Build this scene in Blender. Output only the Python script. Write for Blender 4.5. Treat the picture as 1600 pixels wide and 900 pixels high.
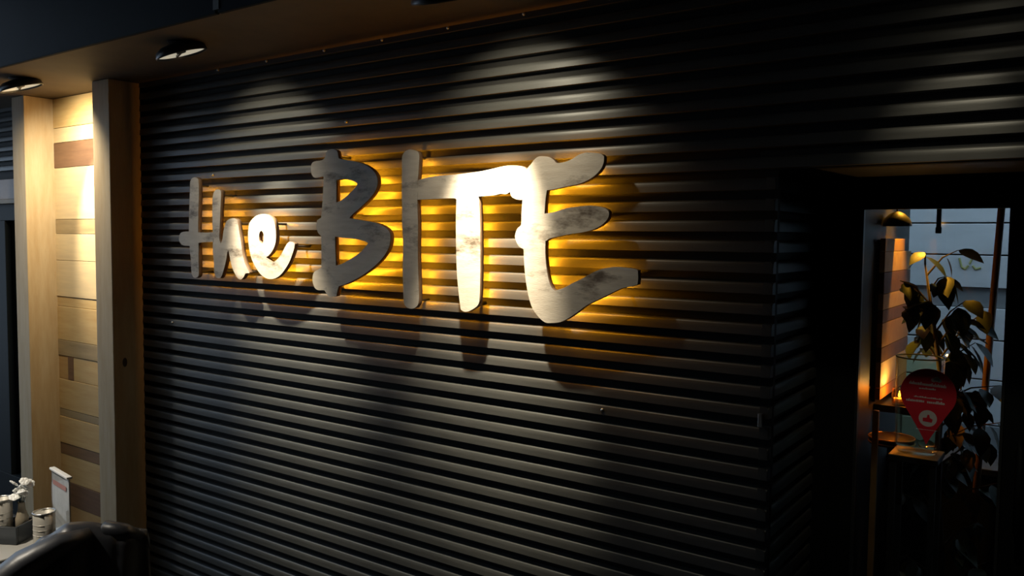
import bpy, bmesh, math, random
from mathutils import Vector, Matrix, noise

scene = bpy.context.scene
for o in list(bpy.data.objects):
    bpy.data.objects.remove(o, do_unlink=True)
COL = scene.collection
R = math.radians

# ------------------------------------------------------------------ camera
cam_data = bpy.data.cameras.new('camera')
cam_data.sensor_fit = 'HORIZONTAL'
cam_data.sensor_width = 36.0
cam_data.lens = 1283.0 / 1600.0 * 36.0
cam_data.clip_start = 0.05
cam = bpy.data.objects.new('camera', cam_data)
COL.objects.link(cam)
yaw, pitch, roll = R(-35.56), R(-3.44), R(0.60)
fwd = Vector((math.sin(yaw) * math.cos(pitch), math.cos(yaw) * math.cos(pitch), math.sin(pitch)))
rgt = Vector((math.cos(yaw), -math.sin(yaw), 0.0))
upv = rgt.cross(fwd)
r2 = rgt * math.cos(roll) + upv * math.sin(roll)
u2 = -rgt * math.sin(roll) + upv * math.cos(roll)
m = Matrix((r2, u2, -fwd)).transposed().to_4x4()
m.translation = Vector((0.0, -2.3334, 1.78))
cam.matrix_world = m
scene.camera = cam

# ------------------------------------------------------------------ world: even blue dusk sky
world = bpy.data.worlds.new('dusk')
world.use_nodes = True
scene.world = world
bg = world.node_tree.nodes['Background']
bg.inputs['Color'].default_value = (0.58, 0.75, 0.96, 1.0)
bg.inputs['Strength'].default_value = 1.9

# ------------------------------------------------------------------ exposure
vs = scene.view_settings
vs.view_transform = 'Standard'
vs.look = 'None'
vs.exposure = 0.0
vs.gamma = 1.0
vs.use_curve_mapping = False
scene.cycles.use_denoising = True
scene.cycles.max_bounces = 8
scene.cycles.transparent_max_bounces = 16
scene.cycles.sample_clamp_indirect = 4.0

# lamp powers in watts
SPOT_BEAM, SPOT_SPILL = 255.0, 19.0
LED_STRENGTH = 250.0
FILL_PENDANT = 85.0

# ------------------------------------------------------------------ materials
MATS = {}


def mat(name, color, rough=0.6, metal=0.0, spec=0.5, emit=None, estr=0.0, var=0.0, vscale=6.0,
        stretch=(1, 1, 1), bump=0.0, bscale=60.0, color2=None, patch=None):
    """procedural principled material; var mixes towards color2 with stretched noise"""
    if name in MATS:
        return MATS[name]
    mt = bpy.data.materials.new(name)
    mt.use_nodes = True
    nt = mt.node_tree
    b = nt.nodes['Principled BSDF']
    b.inputs['Base Color'].default_value = (*color, 1)
    b.inputs['Roughness'].default_value = rough
    b.inputs['Metallic'].default_value = metal
    b.inputs['Specular IOR Level'].default_value = spec
    if emit:
        b.inputs['Emission Color'].default_value = (*emit, 1)
        b.inputs['Emission Strength'].default_value = estr
    tc = nt.nodes.new('ShaderNodeTexCoord')
    mp = nt.nodes.new('ShaderNodeMapping')
    mp.inputs['Scale'].default_value = stretch
    nt.links.new(tc.outputs['Object'], mp.inputs['Vector'])
    last = None
    if var > 0:
        nz = nt.nodes.new('ShaderNodeTexNoise')
        nz.inputs['Scale'].default_value = vscale
        nz.inputs['Detail'].default_value = 6
        nz.inputs['Roughness'].default_value = 0.62
        nt.links.new(mp.outputs['Vector'], nz.inputs['Vector'])
        rp = nt.nodes.new('ShaderNodeValToRGB')
        rp.color_ramp.elements[0].position = 0.5 - 0.16
        rp.color_ramp.elements[1].position = 0.5 + 0.16
        c2 = color2 or tuple(c * (1 - var) for c in color)
        rp.color_ramp.elements[0].color = (*c2, 1)
        rp.color_ramp.elements[1].color = (*color, 1)
        nt.links.new(nz.outputs['Fac'], rp.inputs['Fac'])
        last = rp.outputs['Color']
    if patch:                                     # worn patches with a shape of their own
        pcol, pscale, lo, hi, pst = patch
        mp2 = nt.nodes.new('ShaderNodeMapping')
        mp2.inputs['Scale'].default_value = pst
        nt.links.new(tc.outputs['Object'], mp2.inputs['Vector'])
        n2 = nt.nodes.new('ShaderNodeTexNoise')
        n2.inputs['Scale'].default_value = pscale
        n2.inputs['Detail'].default_value = 5
        n2.inputs['Roughness'].default_value = 0.7
        nt.links.new(mp2.outputs['Vector'], n2.inputs['Vector'])
        r3 = nt.nodes.new('ShaderNodeValToRGB')
        r3.color_ramp.elements[0].position = lo
        r3.color_ramp.elements[1].position = hi
        r3.color_ramp.elements[0].color = (0, 0, 0, 1)
        r3.color_ramp.elements[1].color = (1, 1, 1, 1)
        nt.links.new(n2.outputs['Fac'], r3.inputs['Fac'])
        mx = nt.nodes.new('ShaderNodeMix')
        mx.data_type = 'RGBA'
        nt.links.new(r3.outputs['Color'], mx.inputs['Factor'])
        if last:
            nt.links.new(last, mx.inputs['A'])
        else:
            mx.inputs['A'].default_value = (*color, 1)
        mx.inputs['B'].default_value = (*pcol, 1)
        last = mx.outputs['Result']
    if last:
        nt.links.new(last, b.inputs['Base Color'])
    if bump > 0:
        n4 = nt.nodes.new('ShaderNodeTexNoise')
        n4.inputs['Scale'].default_value = bscale
        n4.inputs['Detail'].default_value = 4
        nt.links.new(mp.outputs['Vector'], n4.inputs['Vector'])
        bp = nt.nodes.new('ShaderNodeBump')
        bp.inputs['Strength'].default_value = bump
        bp.inputs['Distance'].default_value = 0.004
        nt.links.new(n4.outputs['Fac'], bp.inputs['Height'])
        nt.links.new(bp.outputs['Normal'], b.inputs['Normal'])
    MATS[name] = mt
    return mt


def glass_mat(name, tint=(1, 1, 1), ior=1.5, rough=0.0):
    mt = bpy.data.materials.new(name)
    mt.use_nodes = True
    nt = mt.node_tree
    nt.nodes.clear()
    out = nt.nodes.new('ShaderNodeOutputMaterial')
    tr = nt.nodes.new('ShaderNodeBsdfTransparent')
    tr.inputs['Color'].default_value = (*tint, 1)
    gl = nt.nodes.new('ShaderNodeBsdfGlossy')
    gl.inputs['Roughness'].default_value = rough
    lw = nt.nodes.new('ShaderNodeLayerWeight')      # Schlick weight, same for both sides of a thin pane
    lw.inputs['Blend'].default_value = 0.5
    pw = nt.nodes.new('ShaderNodeMath')
    pw.operation = 'POWER'
    pw.inputs[1].default_value = 5.0
    nt.links.new(lw.outputs['Facing'], pw.inputs[0])
    ma = nt.nodes.new('ShaderNodeMath')
    ma.operation = 'MULTIPLY_ADD'
    ma.inputs[1].default_value = 0.9
    ma.inputs[2].default_value = ((ior - 1) / (ior + 1)) ** 2
    nt.links.new(pw.outputs[0], ma.inputs[0])
    mx = nt.nodes.new('ShaderNodeMixShader')
    nt.links.new(ma.outputs[0], mx.inputs['Fac'])
    nt.links.new(tr.outputs['BSDF'], mx.inputs[1])
    nt.links.new(gl.outputs['BSDF'], mx.inputs[2])
    nt.links.new(mx.outputs['Shader'], out.inputs['Surface'])
    MATS[name] = mt
    return mt


M_SHEET = mat('anthracite_sheet', (0.060, 0.060, 0.057), rough=0.42, spec=0.45, var=0.25, vscale=9, stretch=(0.6, 3, 3), bump=0.05, bscale=40)
M_GROOVE = mat('groove_shade', (0.022, 0.021, 0.020), rough=0.7, spec=0.2)  # darker than the ribs: groove shadow put into the backing colour
M_BLACK = mat('black_paint', (0.008, 0.009, 0.010), rough=0.5)
M_FRAME = mat('dark_frame', (0.010, 0.012, 0.013), rough=0.6, spec=0.12)
M_SOFFIT = mat('soffit_board', (0.10, 0.065, 0.028), rough=0.7, var=0.3, vscale=5)
M_FASCIA = mat('blue_fascia', (0.006, 0.011, 0.019), rough=0.7, spec=0.08, var=0.2, vscale=4)
M_OAK = mat('pale_oak', (0.54, 0.41, 0.25), rough=0.65, var=0.35, vscale=3.2, stretch=(6, 6, 0.8), color2=(0.45, 0.31, 0.16),
            bump=0.25, bscale=40, patch=((0.20, 0.13, 0.07), 3.0, 0.70, 0.80, (1.5, 1.5, 1)))
WOODS = {
    'cream': mat('cream_plank', (0.62, 0.46, 0.25), 0.6, var=0.3, vscale=4, stretch=(0.8, 6, 8), color2=(0.52, 0.38, 0.22)),
    'light': mat('light_plank', (0.55, 0.37, 0.16), 0.6, var=0.3, vscale=4, stretch=(0.8, 6, 8), color2=(0.47, 0.29, 0.11)),
    'tan': mat('tan_plank', (0.43, 0.26, 0.095), 0.6, var=0.3, vscale=4, stretch=(0.8, 6, 8), color2=(0.37, 0.20, 0.07)),
    'beige': mat('beige_plank', (0.37, 0.26, 0.13), 0.6, var=0.3, vscale=4, stretch=(0.8, 6, 8)),
    'brown': mat('brown_plank', (0.17, 0.085, 0.042), 0.6, var=0.3, vscale=5, stretch=(0.8, 6, 8)),
    'rust': mat('rust_plank', (0.24, 0.13, 0.06), 0.6, var=0.3, vscale=5, stretch=(0.8, 6, 8)),
}
M_LETTER = mat('whitewashed_wood', (0.70, 0.61, 0.51), rough=0.6, var=0.2, vscale=5, stretch=(1.5, 1, 9), color2=(0.58, 0.49, 0.40),
               bump=0.15, bscale=50, patch=((0.14, 0.10, 0.07), 4.5, 0.54, 0.70, (1, 1, 2.6)))
M_EDGE = mat('raw_letter_edge', (0.20, 0.115, 0.06), rough=0.7, var=0.4, vscale=20)
M_LED = mat('led_strip', (0.9, 0.6, 0.2), emit=(1.0, 0.38, 0.010), estr=LED_STRENGTH)
M_LED2 = mat('led_strip_small', (0.9, 0.6, 0.2), emit=(1.0, 0.38, 0.010), estr=LED_STRENGTH * 0.6)
M_STEEL = mat('brushed_steel', (0.55, 0.55, 0.53), rough=0.32, metal=1.0)
M_TIN = mat('tin_can', (0.62, 0.59, 0.52), rough=0.35, metal=0.35, var=0.2, vscale=8)
M_BRASS = mat('brass', (0.80, 0.50, 0.16), rough=0.28, metal=1.0)
M_LAMPBODY = mat('lamp_body', (0.015, 0.018, 0.026), rough=0.4)
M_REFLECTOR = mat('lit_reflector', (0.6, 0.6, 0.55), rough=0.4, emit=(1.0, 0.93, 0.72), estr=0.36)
M_WHITE = mat('white_print', (0.8, 0.8, 0.78), rough=0.5)
M_GLASS = glass_mat('window_glass', (0.93, 0.96, 0.97))
M_VASE = glass_mat('vase_glass', (0.95, 0.97, 0.86), ior=1.45)
M_LEAF = mat('ficus_leaf', (0.028, 0.045, 0.018), rough=0.45, var=0.4, vscale=20)
M_BARK = mat('bark', (0.10, 0.07, 0.04), rough=0.8, var=0.4, vscale=20)

# ------------------------------------------------------------------ helpers


def link(name, me, material, parent=None, label=None):
    o = bpy.data.objects.new(name, me)
    COL.objects.link(o)
    if material is not None and not me.materials:
        me.materials.append(material)
    if parent is not None:
        o.parent = parent
    if label:
        o['label'] = label
    return o


def obj(name, bm, material, parent=None, smooth=False, label=None, loc=None):
    bmesh.ops.recalc_face_normals(bm, faces=bm.faces)
    me = bpy.data.meshes.new(name)
    bm.to_mesh(me)
    bm.free()
    if smooth:
        for pl in me.polygons:
            pl.use_smooth = True
    o = link(name, me, material, parent, label)
    if loc is not None:
        o.location = loc
    return o


def empty(name, loc=(0, 0, 0), rz=0.0):
    o = bpy.data.objects.new(name, None)
    COL.objects.link(o)
    o.location = loc
    o.rotation_euler = (0, 0, rz)
    o.empty_display_size = 0.1
    return o


def tag(o, label, cat, group=None):
    o['label'] = label
    o['category'] = cat
    if group:
        o['group'] = group
    return o


def struct(o, label=None):
    o['kind'] = 'structure'
    if label:
        o['label'] = label
    return o


def bx(bm, x0, x1, y0, y1, z0, z1, bev=0.0):
    r = bmesh.ops.create_cube(bm, size=1.0)
    vs_ = r['verts']
    for v in vs_:
        v.co = Vector(((x0 + x1) / 2 + v.co.x * (x1 - x0), (y0 + y1) / 2 + v.co.y * (y1 - y0), (z0 + z1) / 2 + v.co.z * (z1 - z0)))
    if bev > 0:
        es = list({e for v in vs_ for e in v.link_edges})
        bmesh.ops.bevel(bm, geom=es, offset=bev, segments=2, profile=0.5, affect='EDGES')
    return bm


def box(name, x0, x1, y0, y1, z0, z1, material, parent=None, bev=0.0, label=None):
    return obj(name, bx(bmesh.new(), x0, x1, y0, y1, z0, z1, bev), material, parent, label=label)


def lathe(bm, prof, n=32, center=(0, 0, 0), cap=False):
    rings = []
    for r, z in prof:
        rings.append([bm.verts.new((center[0] + r * math.cos(2 * math.pi * i / n), center[1] + r * math.sin(2 * math.pi * i / n), center[2] + z)) for i in range(n)])
    for a, b in zip(rings, rings[1:]):
        for i in range(n):
            bm.faces.new((a[i], a[(i + 1) % n], b[(i + 1) % n], b[i]))
    if cap:
        bm.faces.new(list(reversed(rings[0])))
        bm.faces.new(rings[-1])
    return bm


def tube(bm, pts, rad, n=8, cap=True):
    pts = [Vector(p) for p in pts]
    rings = []
    for i, p in enumerate(pts):
        d = (pts[min(i + 1, len(pts) - 1)] - pts[max(i - 1, 0)]).normalized()
        a = Vector((0, 0, 1)) if abs(d.z) < 0.9 else Vector((1, 0, 0))
        s = d.cross(a).normalized()
        t = d.cross(s)
        rr = rad[i] if isinstance(rad, (list, tuple)) else rad
        rings.append([bm.verts.new(p + s * rr * math.cos(2 * math.pi * k / n) + t * rr * math.sin(2 * math.pi * k / n)) for k in range(n)])
    for a, b in zip(rings, rings[1:]):
        for k in range(n):
            bm.faces.new((a[k], a[(k + 1) % n], b[(k + 1) % n], b[k]))
    if cap:
        bm.faces.new(list(reversed(rings[0])))
        bm.faces.new(rings[-1])
    return bm


def smooth_closed(pts, per=3):
    """Catmull-Rom through a closed outline, keeping sharp corners sharp"""
    n = len(pts)
    P = [Vector((p[0], p[1])) for p in pts]
    sharp = []
    for i in range(n):
        a = P[i] - P[i - 1]
        b = P[(i + 1) % n] - P[i]
        sharp.append(a.length > 0 and b.length > 0 and a.angle(b) > R(52))
    out = []
    for i in range(n):
        p0, p1, p2, p3 = P[i - 1], P[i], P[(i + 1) % n], P[(i + 2) % n]
        if sharp[i]:
            p0 = p1 * 2 - p2
        if sharp[(i + 1) % n]:
            p3 = p2 * 2 - p1
        for k in range(per):
            t = k / per
            out.append(0.5 * ((2 * p1) + (p2 - p0) * t + (2 * p0 - 5 * p1 + 4 * p2 - p3) * t * t + (3 * p1 - p0 - 3 * p2 + p3) * t ** 3))
    return out


# ================================================================== SETTING
SOFFIT = 2.55
PITCH = 0.06
Z0 = 2.5282           # lower edge of the topmost full rib


# ---- floor, then an added unseen roof and walls that block sky light
struct(box('floor', -12, 4, -5, 2.0, -0.12, 0.0, mat('paving', (0.04, 0.036, 0.032), 0.8, var=0.3, vscale=3)), 'dark terrace and shop floor')
roof = struct(empty('ceiling_blocker', (0, 0, 3.10)), 'unseen dark roof added to limit the sky light on the wall')
M_ROOF = mat('blocker_dark', (0.05, 0.055, 0.06), 0.8)
obj('roof_blocker', bx(bmesh.new(), -4.9, 3.2, -3.1, -0.60, 0.0, 0.12), M_ROOF, roof)  # edge placed so sky light enters from the left only
struct(box('wall_street_blocker', -8.4, 3.2, -3.1, -3.0, 0, 3.1, mat('blocker_screen', (0.03, 0.032, 0.035), 0.8)), 'unseen dark wall added to block sky light from the street side')  # length set to keep sky out of the ribbed wall's reflections
struct(box('wall_right_blocker', 3.1, 3.2, -3.0, 0.6, 0, 3.1, MATS['blocker_screen']), 'unseen dark wall added to block light at the right end')

# ---- soffit above the wall and the blue fascia on its edge
so = struct(box('ceiling_soffit', -12, 3.1, -0.585, 1.62, SOFFIT, SOFFIT + 0.10, M_SOFFIT), 'dark brown soffit above the corrugated wall')
fa = struct(empty('trim_1', (0, -0.585, SOFFIT)), 'dark blue fascia along the soffit edge')
xs = [-12, -9.6, -7.2, -4.86, -2.49, -0.15, 2.2, 3.1]
for a, b in zip(xs, xs[1:]):
    obj('fascia_panel', bx(bmesh.new(), a + 0.006, b - 0.006, -0.018, 0.0, -0.012, 0.56, 0.003), M_FASCIA, fa)
    obj('joint_cover', bx(bmesh.new(), b - 0.016, b + 0.016, -0.021, 0.004, 0.0, 0.56), M_BLACK, fa)


# ---- horizontally ribbed dark wall
def rib_profile(s=PITCH, depth=0.027):
    # (out, z): closed hat section, lower edge of the face at z = 0
    return [(0.0, 0.0), (0.0012, 0.25 * s), (0.0024, 0.44 * s), (0.0045, 0.50 * s), (0.0105, 0.54 * s), (depth, 0.57 * s), (depth, -0.03 * s)]


def rib_mesh(x0, x1):
    bm = bmesh.new()
    pr = rib_profile()
    A = [bm.verts.new((x0, o, z)) for o, z in pr]
    B = [bm.verts.new((x1, o, z)) for o, z in pr]
    n = len(pr)
    for i in range(n - 2):                       # curved face, smooth along z only
        f = bm.faces.new((A[i], A[i + 1], B[i + 1], B[i]))
        f.smooth = True
    for a, b in ((n - 2, n - 1), (n - 1, 0)):    # back and crisp underside
        bm.faces.new([bm.verts.new(v.co) for v in (A[a], A[b], B[b], B[a])])
    bm.faces.new([bm.verts.new(v.co) for v in A[::-1]])
    bm.faces.new([bm.verts.new(v.co) for v in B])
    me = bpy.data.meshes.new('rib')
    bm.to_mesh(me)
    bm.free()
    me.materials.append(M_SHEET)
    return me


def ribbed_wall(name, label, x0, x1, zlo, zhi, loc=(0, 0, 0), rz=0.0, inset=0.0):
    w = struct(empty(name, loc, rz), label)
    obj('sheet', bx(bmesh.new(), x0 + inset, x1, 0.027, 0.046, zlo, zhi), M_GROOVE, w)
    me = rib_mesh(x0, x1)
    k = -1
    while True:
        z = Z0 - PITCH * k
        if z < zlo - 0.001:
            break
        if z + 0.032 <= zhi + 0.03:
            r = link('rib', me, None, w)
            r.location = (0, 0, z)
        k += 1
    return w


OPEN_X, OPEN_Z, DOOR_Y = -0.755, 1.988, 0.48
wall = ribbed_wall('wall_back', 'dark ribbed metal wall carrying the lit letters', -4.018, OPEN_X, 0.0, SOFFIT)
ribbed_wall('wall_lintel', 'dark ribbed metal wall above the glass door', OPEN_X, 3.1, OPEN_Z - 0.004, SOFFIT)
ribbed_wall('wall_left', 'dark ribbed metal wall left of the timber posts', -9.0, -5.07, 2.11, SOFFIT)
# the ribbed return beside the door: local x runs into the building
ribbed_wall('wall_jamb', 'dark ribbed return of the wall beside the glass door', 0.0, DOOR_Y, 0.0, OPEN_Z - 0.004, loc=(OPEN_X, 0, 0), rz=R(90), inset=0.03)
struct(box('wall_core', -4.9, OPEN_X - 0.046, 0.07, 0.40, 0.0, SOFFIT, M_BLACK), 'dark core of the ribbed wall')
struct(box('trim_4', OPEN_X - 0.05, OPEN_X + 0.002, DOOR_Y, DOOR_Y + 0.07, 0.0, OPEN_Z + 0.02, M_BLACK), 'black filler strip beside the door frame')
struct(box('wall_header', OPEN_X - 0.05, 3.1, 0.046, 0.62, OPEN_Z + 0.051, SOFFIT, M_BLACK), 'dark header above the door recess')
struct(box('ceiling_entry', OPEN_X - 0.05, 3.1, 0.018, DOOR_Y + 0.1, OPEN_Z - 0.004, OPEN_Z + 0.05, M_BLACK), 'black underside of the door recess')
struct(box('wall_recess', 0.36, 3.1, 0.0, 0.10, 0.0, OPEN_Z - 0.004, M_BLACK), 'dark wall at the right of the door recess')

# screws through the ribs (small bright heads along the top rib and here and there)
for i, (sx, sk) in enumerate([(-2.30, 0), (-1.967, 0), (-2.63, 0), (-1.63, 0), (-3.0, 0), (-1.3, 0), (-3.35, 0), (-3.4, 8), (-2.5, 5), (-3.75, 20), (-1.3, 22)]):
    bm = bmesh.new()
    lathe(bm, [(0.0001, -0.004), (0.004, -0.0035), (0.0062, -0.001), (0.0065, 0.0015)], 10)
    s = obj('screw', bm, M_STEEL, wall, smooth=True)
    s.rotation_euler = (R(-90), 0, 0)
    s.location = (sx, -0.001, Z0 - PITCH * sk + 0.016)
    s.scale = (1, 1, 1)
# small pale tag close to the door corner
tag(box('wall_tag', -0.785, -0.772, -0.006, -0.001, 1.243, 1.282, M_STEEL, bev=0.001), 'tiny pale metal tag on the dark ribbed wall near the door corner', 'tag')

# ---- timber posts and the plank panel between them
for x0, x1, lab in ((-4.176, -4.018, 'thick pale timber post against the dark ribbed wall'), (-5.06, -4.914, 'thick pale timber post left of the lit plank panel')):
    pe = empty('timber_post', ((x0 + x1) / 2, -0.079, 0))
    hw = (x1 - x0) / 2
    obj('beam', bx(bmesh.new(), -hw, hw, -0.079, 0.085, 0.0, SOFFIT - 0.001, 0.003), M_OAK, pe)
    if x1 > -4.5:                                  # dark knot in the side facing the sign
        kn = obj('knot', lathe(bmesh.new(), [(0.0001, 0.0015), (0.010, 0.0015), (0.016, 0.0)], 14), mat('knot', (0.07, 0.04, 0.025), 0.8), pe)
        kn.rotation_euler = (0, R(90), 0)
        kn.scale = (1.5, 0.8, 1)
        kn.location = (hw, -0.02, 1.13)
    tag(pe, lab, 'post', 'timber posts')

panel = struct(empty('wall_planks', (0, 0, 0)), 'panel of mixed light and dark horizontal planks between the posts')
obj('backing', bx(bmesh.new(), -4.93, -4.16, 0.02, 0.06, 0.0, SOFFIT), M_BLACK, panel)
PL = [(2.549, 2.382, 'light'), (2.382, 2.298, 'cream'), (2.298, 2.156, 'brown'), (2.156, 1.863, 'cream'), (1.863, 1.781, 'beige'),
      (1.781, 1.629, 'cream'), (1.629, 1.42, 'cream'), (1.42, 1.364, 'light'), (1.364, 1.168, 'light'), (1.168, 1.077, 'beige'),
      (1.077, 0.94, None), (0.94, 0.764, 'light'), (0.764, 0.72, 'beige'), (0.72, 0.563, 'light'), (0.563, 0.497, 'rust'), (0.497, 0.338, 'light'),
      (0.338, 0.201, 'brown'), (0.201, 0.06, 'tan'), (0.06, 0.0, 'light')]
rnd = random.Random(3)
for zt, zb, w in PL:
    segs = [(-4.925, -4.165, w)] if w else [(-4.925, -4.808, 'tan'), (-4.808, -4.745, 'brown'), (-4.745, -4.165, 'light')]
    for a, b, c in segs:
        obj('plank', bx(bmesh.new(), a + 0.0008, b - 0.0008, rnd.uniform(-0.002, 0.002), 0.02, zb + 0.0012, zt - 0.0012, 0.0012), WOODS[c], panel)

# ---- window left of the posts
M_PINK = mat('lintel_paint', (0.40, 0.33, 0.30), 0.6, var=0.2)
struct(box('trim_2', -9.0, -5.062, -0.012, 0.05, 1.99, 2.112, M_PINK, bev=0.003), 'pale lintel board above the left window')
struct(box('trim_3', -9.0, -5.062, -0.03, 0.05, 1.962, 1.99, mat('lintel_edge', (0.22, 0.17, 0.11), 0.6), bev=0.003), 'brown drip edge under the lintel')
win = struct(empty('window_1', (0, 0, 0)), 'dark framed window left of the timber posts')
for nm, c in (('frame', (-9.0, -5.062, 0.0, 0.06, 1.86, 1.962)), ('frame', (-9.0, -5.062, 0.0, 0.06, 0.0, 0.25)), ('frame', (-5.10, -5.062, 0.0, 0.06, 0.25, 1.86)),
              ('mullion', (-5.85, -5.56, 0.0, 0.06, 0.25, 1.86)), ('mullion', (-7.4, -7.28, 0.0, 0.06, 0.25, 1.86))):
    obj(nm, bx(bmesh.new(), *c, 0.003), M_FRAME, win)
obj('pane', bx(bmesh.new(), -5.56, -5.10, 0.03, 0.036, 0.25, 1.86), M_GLASS, win)
obj('pane', bx(bmesh.new(), -7.28, -5.85, 0.03, 0.036, 0.25, 1.86), M_GLASS, win)
struct(box('wall_far_left', -12.0, -9.0, 0.0, 0.06, 0.0, SOFFIT, M_BLACK), 'dark wall beyond the left window')
# room behind that window: back wall and a shelf with a few pale things
struct(box('wall_inner', -9.0, -5.0, 1.40, 1.46, 0.0, SOFFIT, mat('inner_wall', (0.10, 0.11, 0.10), 0.8)), 'dim wall inside the left window')
struct(box('wall_divider', -5.04, -4.98, 0.06, 1.4, 0.0, SOFFIT, M_BLACK), 'dark partition inside the left window')

# ================================================================== DOOR AND SHOP INTERIOR
door = struct(empty('door_1', (0, DOOR_Y, 0)), 'dark framed glass entrance door in the recess')
GX0, GX1, GZ0, GZ1 = -0.630, -0.212, 0.16, 1.893
for nm, c in (('frame', (-0.755, -0.705, 0.0, 0.07, 0.0, 1.985)), ('frame', (-0.125, -0.075, 0.0, 0.07, 0.0, 1.985)), ('frame', (-0.705, -0.125, 0.0, 0.07, 1.935, 1.985)),
              ('stile', (-0.706, GX0, 0.005, 0.055, 0.02, 1.936)), ('stile', (GX1, -0.124, 0.005, 0.055, 0.02, 1.936)),
              ('rail', (GX0, GX1, 0.005, 0.055, GZ1, 1.936)), ('rail', (GX0, GX1, 0.005, 0.055, 0.02, GZ0))):
    obj(nm, bx(bmesh.new(), *c, 0.003), M_FRAME, door)
for nm, c in (('glazing_bead', (GX0, GX0 + 0.008, -0.001, 0.02, GZ0, GZ1)), ('glazing_bead', (GX1 - 0.008, GX1, -0.001, 0.02, GZ0, GZ1)), ('glazing_bead', (GX0, GX1, -0.001, 0.02, GZ1 - 0.008, GZ1))):
    obj(nm, bx(bmesh.new(), *c), mat('rubber_bead', (0.03, 0.034, 0.036), 0.4), door)
obj('pane', bx(bmesh.new(), GX0, GX1, 0.024, 0.030, GZ0, GZ1), M_GLASS, door)
hb = bmesh.new()
tube(hb, [(-0.165, 0.005, 0.92), (-0.165, -0.045, 0.94), (-0.165, -0.045, 1.18), (-0.165, 0.005, 1.20)], 0.009, 10)
obj('handle', hb, M_FRAME, door, smooth=True)
struct(box('wall_door_side', -0.075, 3.1, DOOR_Y, DOOR_Y + 0.08, 0.0, OPEN_Z, M_BLACK), 'dark fixed panel right of the door')

# ---- red drop-shaped sticker on the glass
st = empty('window_sticker', (-0.4195, DOOR_Y + 0.0235, 1.147))
tag(st, 'red drop-shaped sticker with white print on the door glass', 'sticker')
HW, HT = 0.0795, 0.240


def drop_outline(n=40):
    pts = []
    cz, r = HT - HW, HW
    for i in range(n + 1):
        a = R(-28) + (R(180 + 56)) * i / n
        pts.append((r * math.cos(a), cz + r * math.sin(a)))
    for t in (0.25, 0.5, 0.75):
        x0, z0 = pts[n]
        pts.append((x0 * (1 - t) ** 1.08, z0 * (1 - t)))
    pts.append((0, 0))
    x1, z1 = pts[0]
    for t in (0.25, 0.5, 0.75):
        pts.append((x1 * t ** 1.08, z1 * t))
    return pts


def slab(name, pts, y0, y1, material, parent, label=None):
    bm = bmesh.new()
    f = bm.faces.new([bm.verts.new((x, y1, z)) for x, z in pts])
    r = bmesh.ops.extrude_face_region(bm, geom=[f])
    for v in [g for g in r['geom'] if isinstance(g, bmesh.types.BMVert)]:
        v.co.y = y0
    return obj(name, bm, material, parent, label=label)


M_STK = mat('sticker_red', (0.75, 0.03, 0.055), 0.4)
M_STKP = mat('sticker_print', (0.75, 0.72, 0.75), 0.5)
slab('backing', drop_outline(), -0.0006, 0.0, M_STK, st)


def word(x0, x1, z, h, seed, tilt=0.0, w=0.0035):
    """a row of blurred strokes: the print is too small in the photo to be read"""
    rr = random.Random(seed)
    bm = bmesh.new()
    x = x0
    while x < x1:
        ww = w * rr.uniform(0.6, 1.3)
        hh = h * rr.choice((0.75, 0.75, 0.85, 1.15))
        zz = z + (x - x0) * tilt
        bx(bm, x, min(x + ww, x1), -0.0009, -0.0006, zz, zz + hh)
        x += ww + w * rr.choice((0.15, 0.25, 0.35))
    return obj('print_line', bm, M_STKP, st)


word(-0.055, 0.050, 0.187, 0.009, 1, -0.03)
word(-0.026, 0.022, 0.174, 0.005, 2)
word(-0.040, 0.040, 0.147, 0.004, 3, -0.02)
word(-0.062, -0.010, 0.132, 0.008, 4)
word(-0.002, 0.048, 0.131, 0.008, 5)
word(-0.030, 0.030, 0.046, 0.0015, 6)
bm = bmesh.new()
for cx, cz, rr_ in ((0.014, 0.206, 0.007), (0.023, 0.209, 0.008), (0.031, 0.205, 0.006)):
    lathe(bm, [(0.0001, 0.0), (rr_, 0.0), (rr_, 0.0003)], 14, (cx, -cz, 0.0006))
ic = obj('cloud_mark', bm, M_STKP, st)
ic.rotation_euler = (R(90), 0, 0)
ic.matrix_basis = Matrix(((1, 0, 0, 0), (0, 0, -1, 0), (0, -1, 0, 0), (0, 0, 0, 1)))
bm = bmesh.new()
lathe(bm, [(0.0001, 0.0007), (0.026, 0.0007), (0.026, 0.0006)], 28)
d_ = obj('round_mark', bm, M_STKP, st)
d_.matrix_basis = Matrix(((1, 0, 0, 0.002), (0, 0, -1, 0), (0, -1, 0, 0.083), (0, 0, 0, 1)))
slab('thumb_mark', [(-0.014, -0.010), (0.012, -0.012), (0.014, -0.002), (0.006, 0.002), (0.004, 0.012), (-0.001, 0.012), (-0.003, 0.002), (-0.014, 0.001)], -0.0011, -0.0008, M_STK, st).location = (0.002, 0, 0.083)

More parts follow.
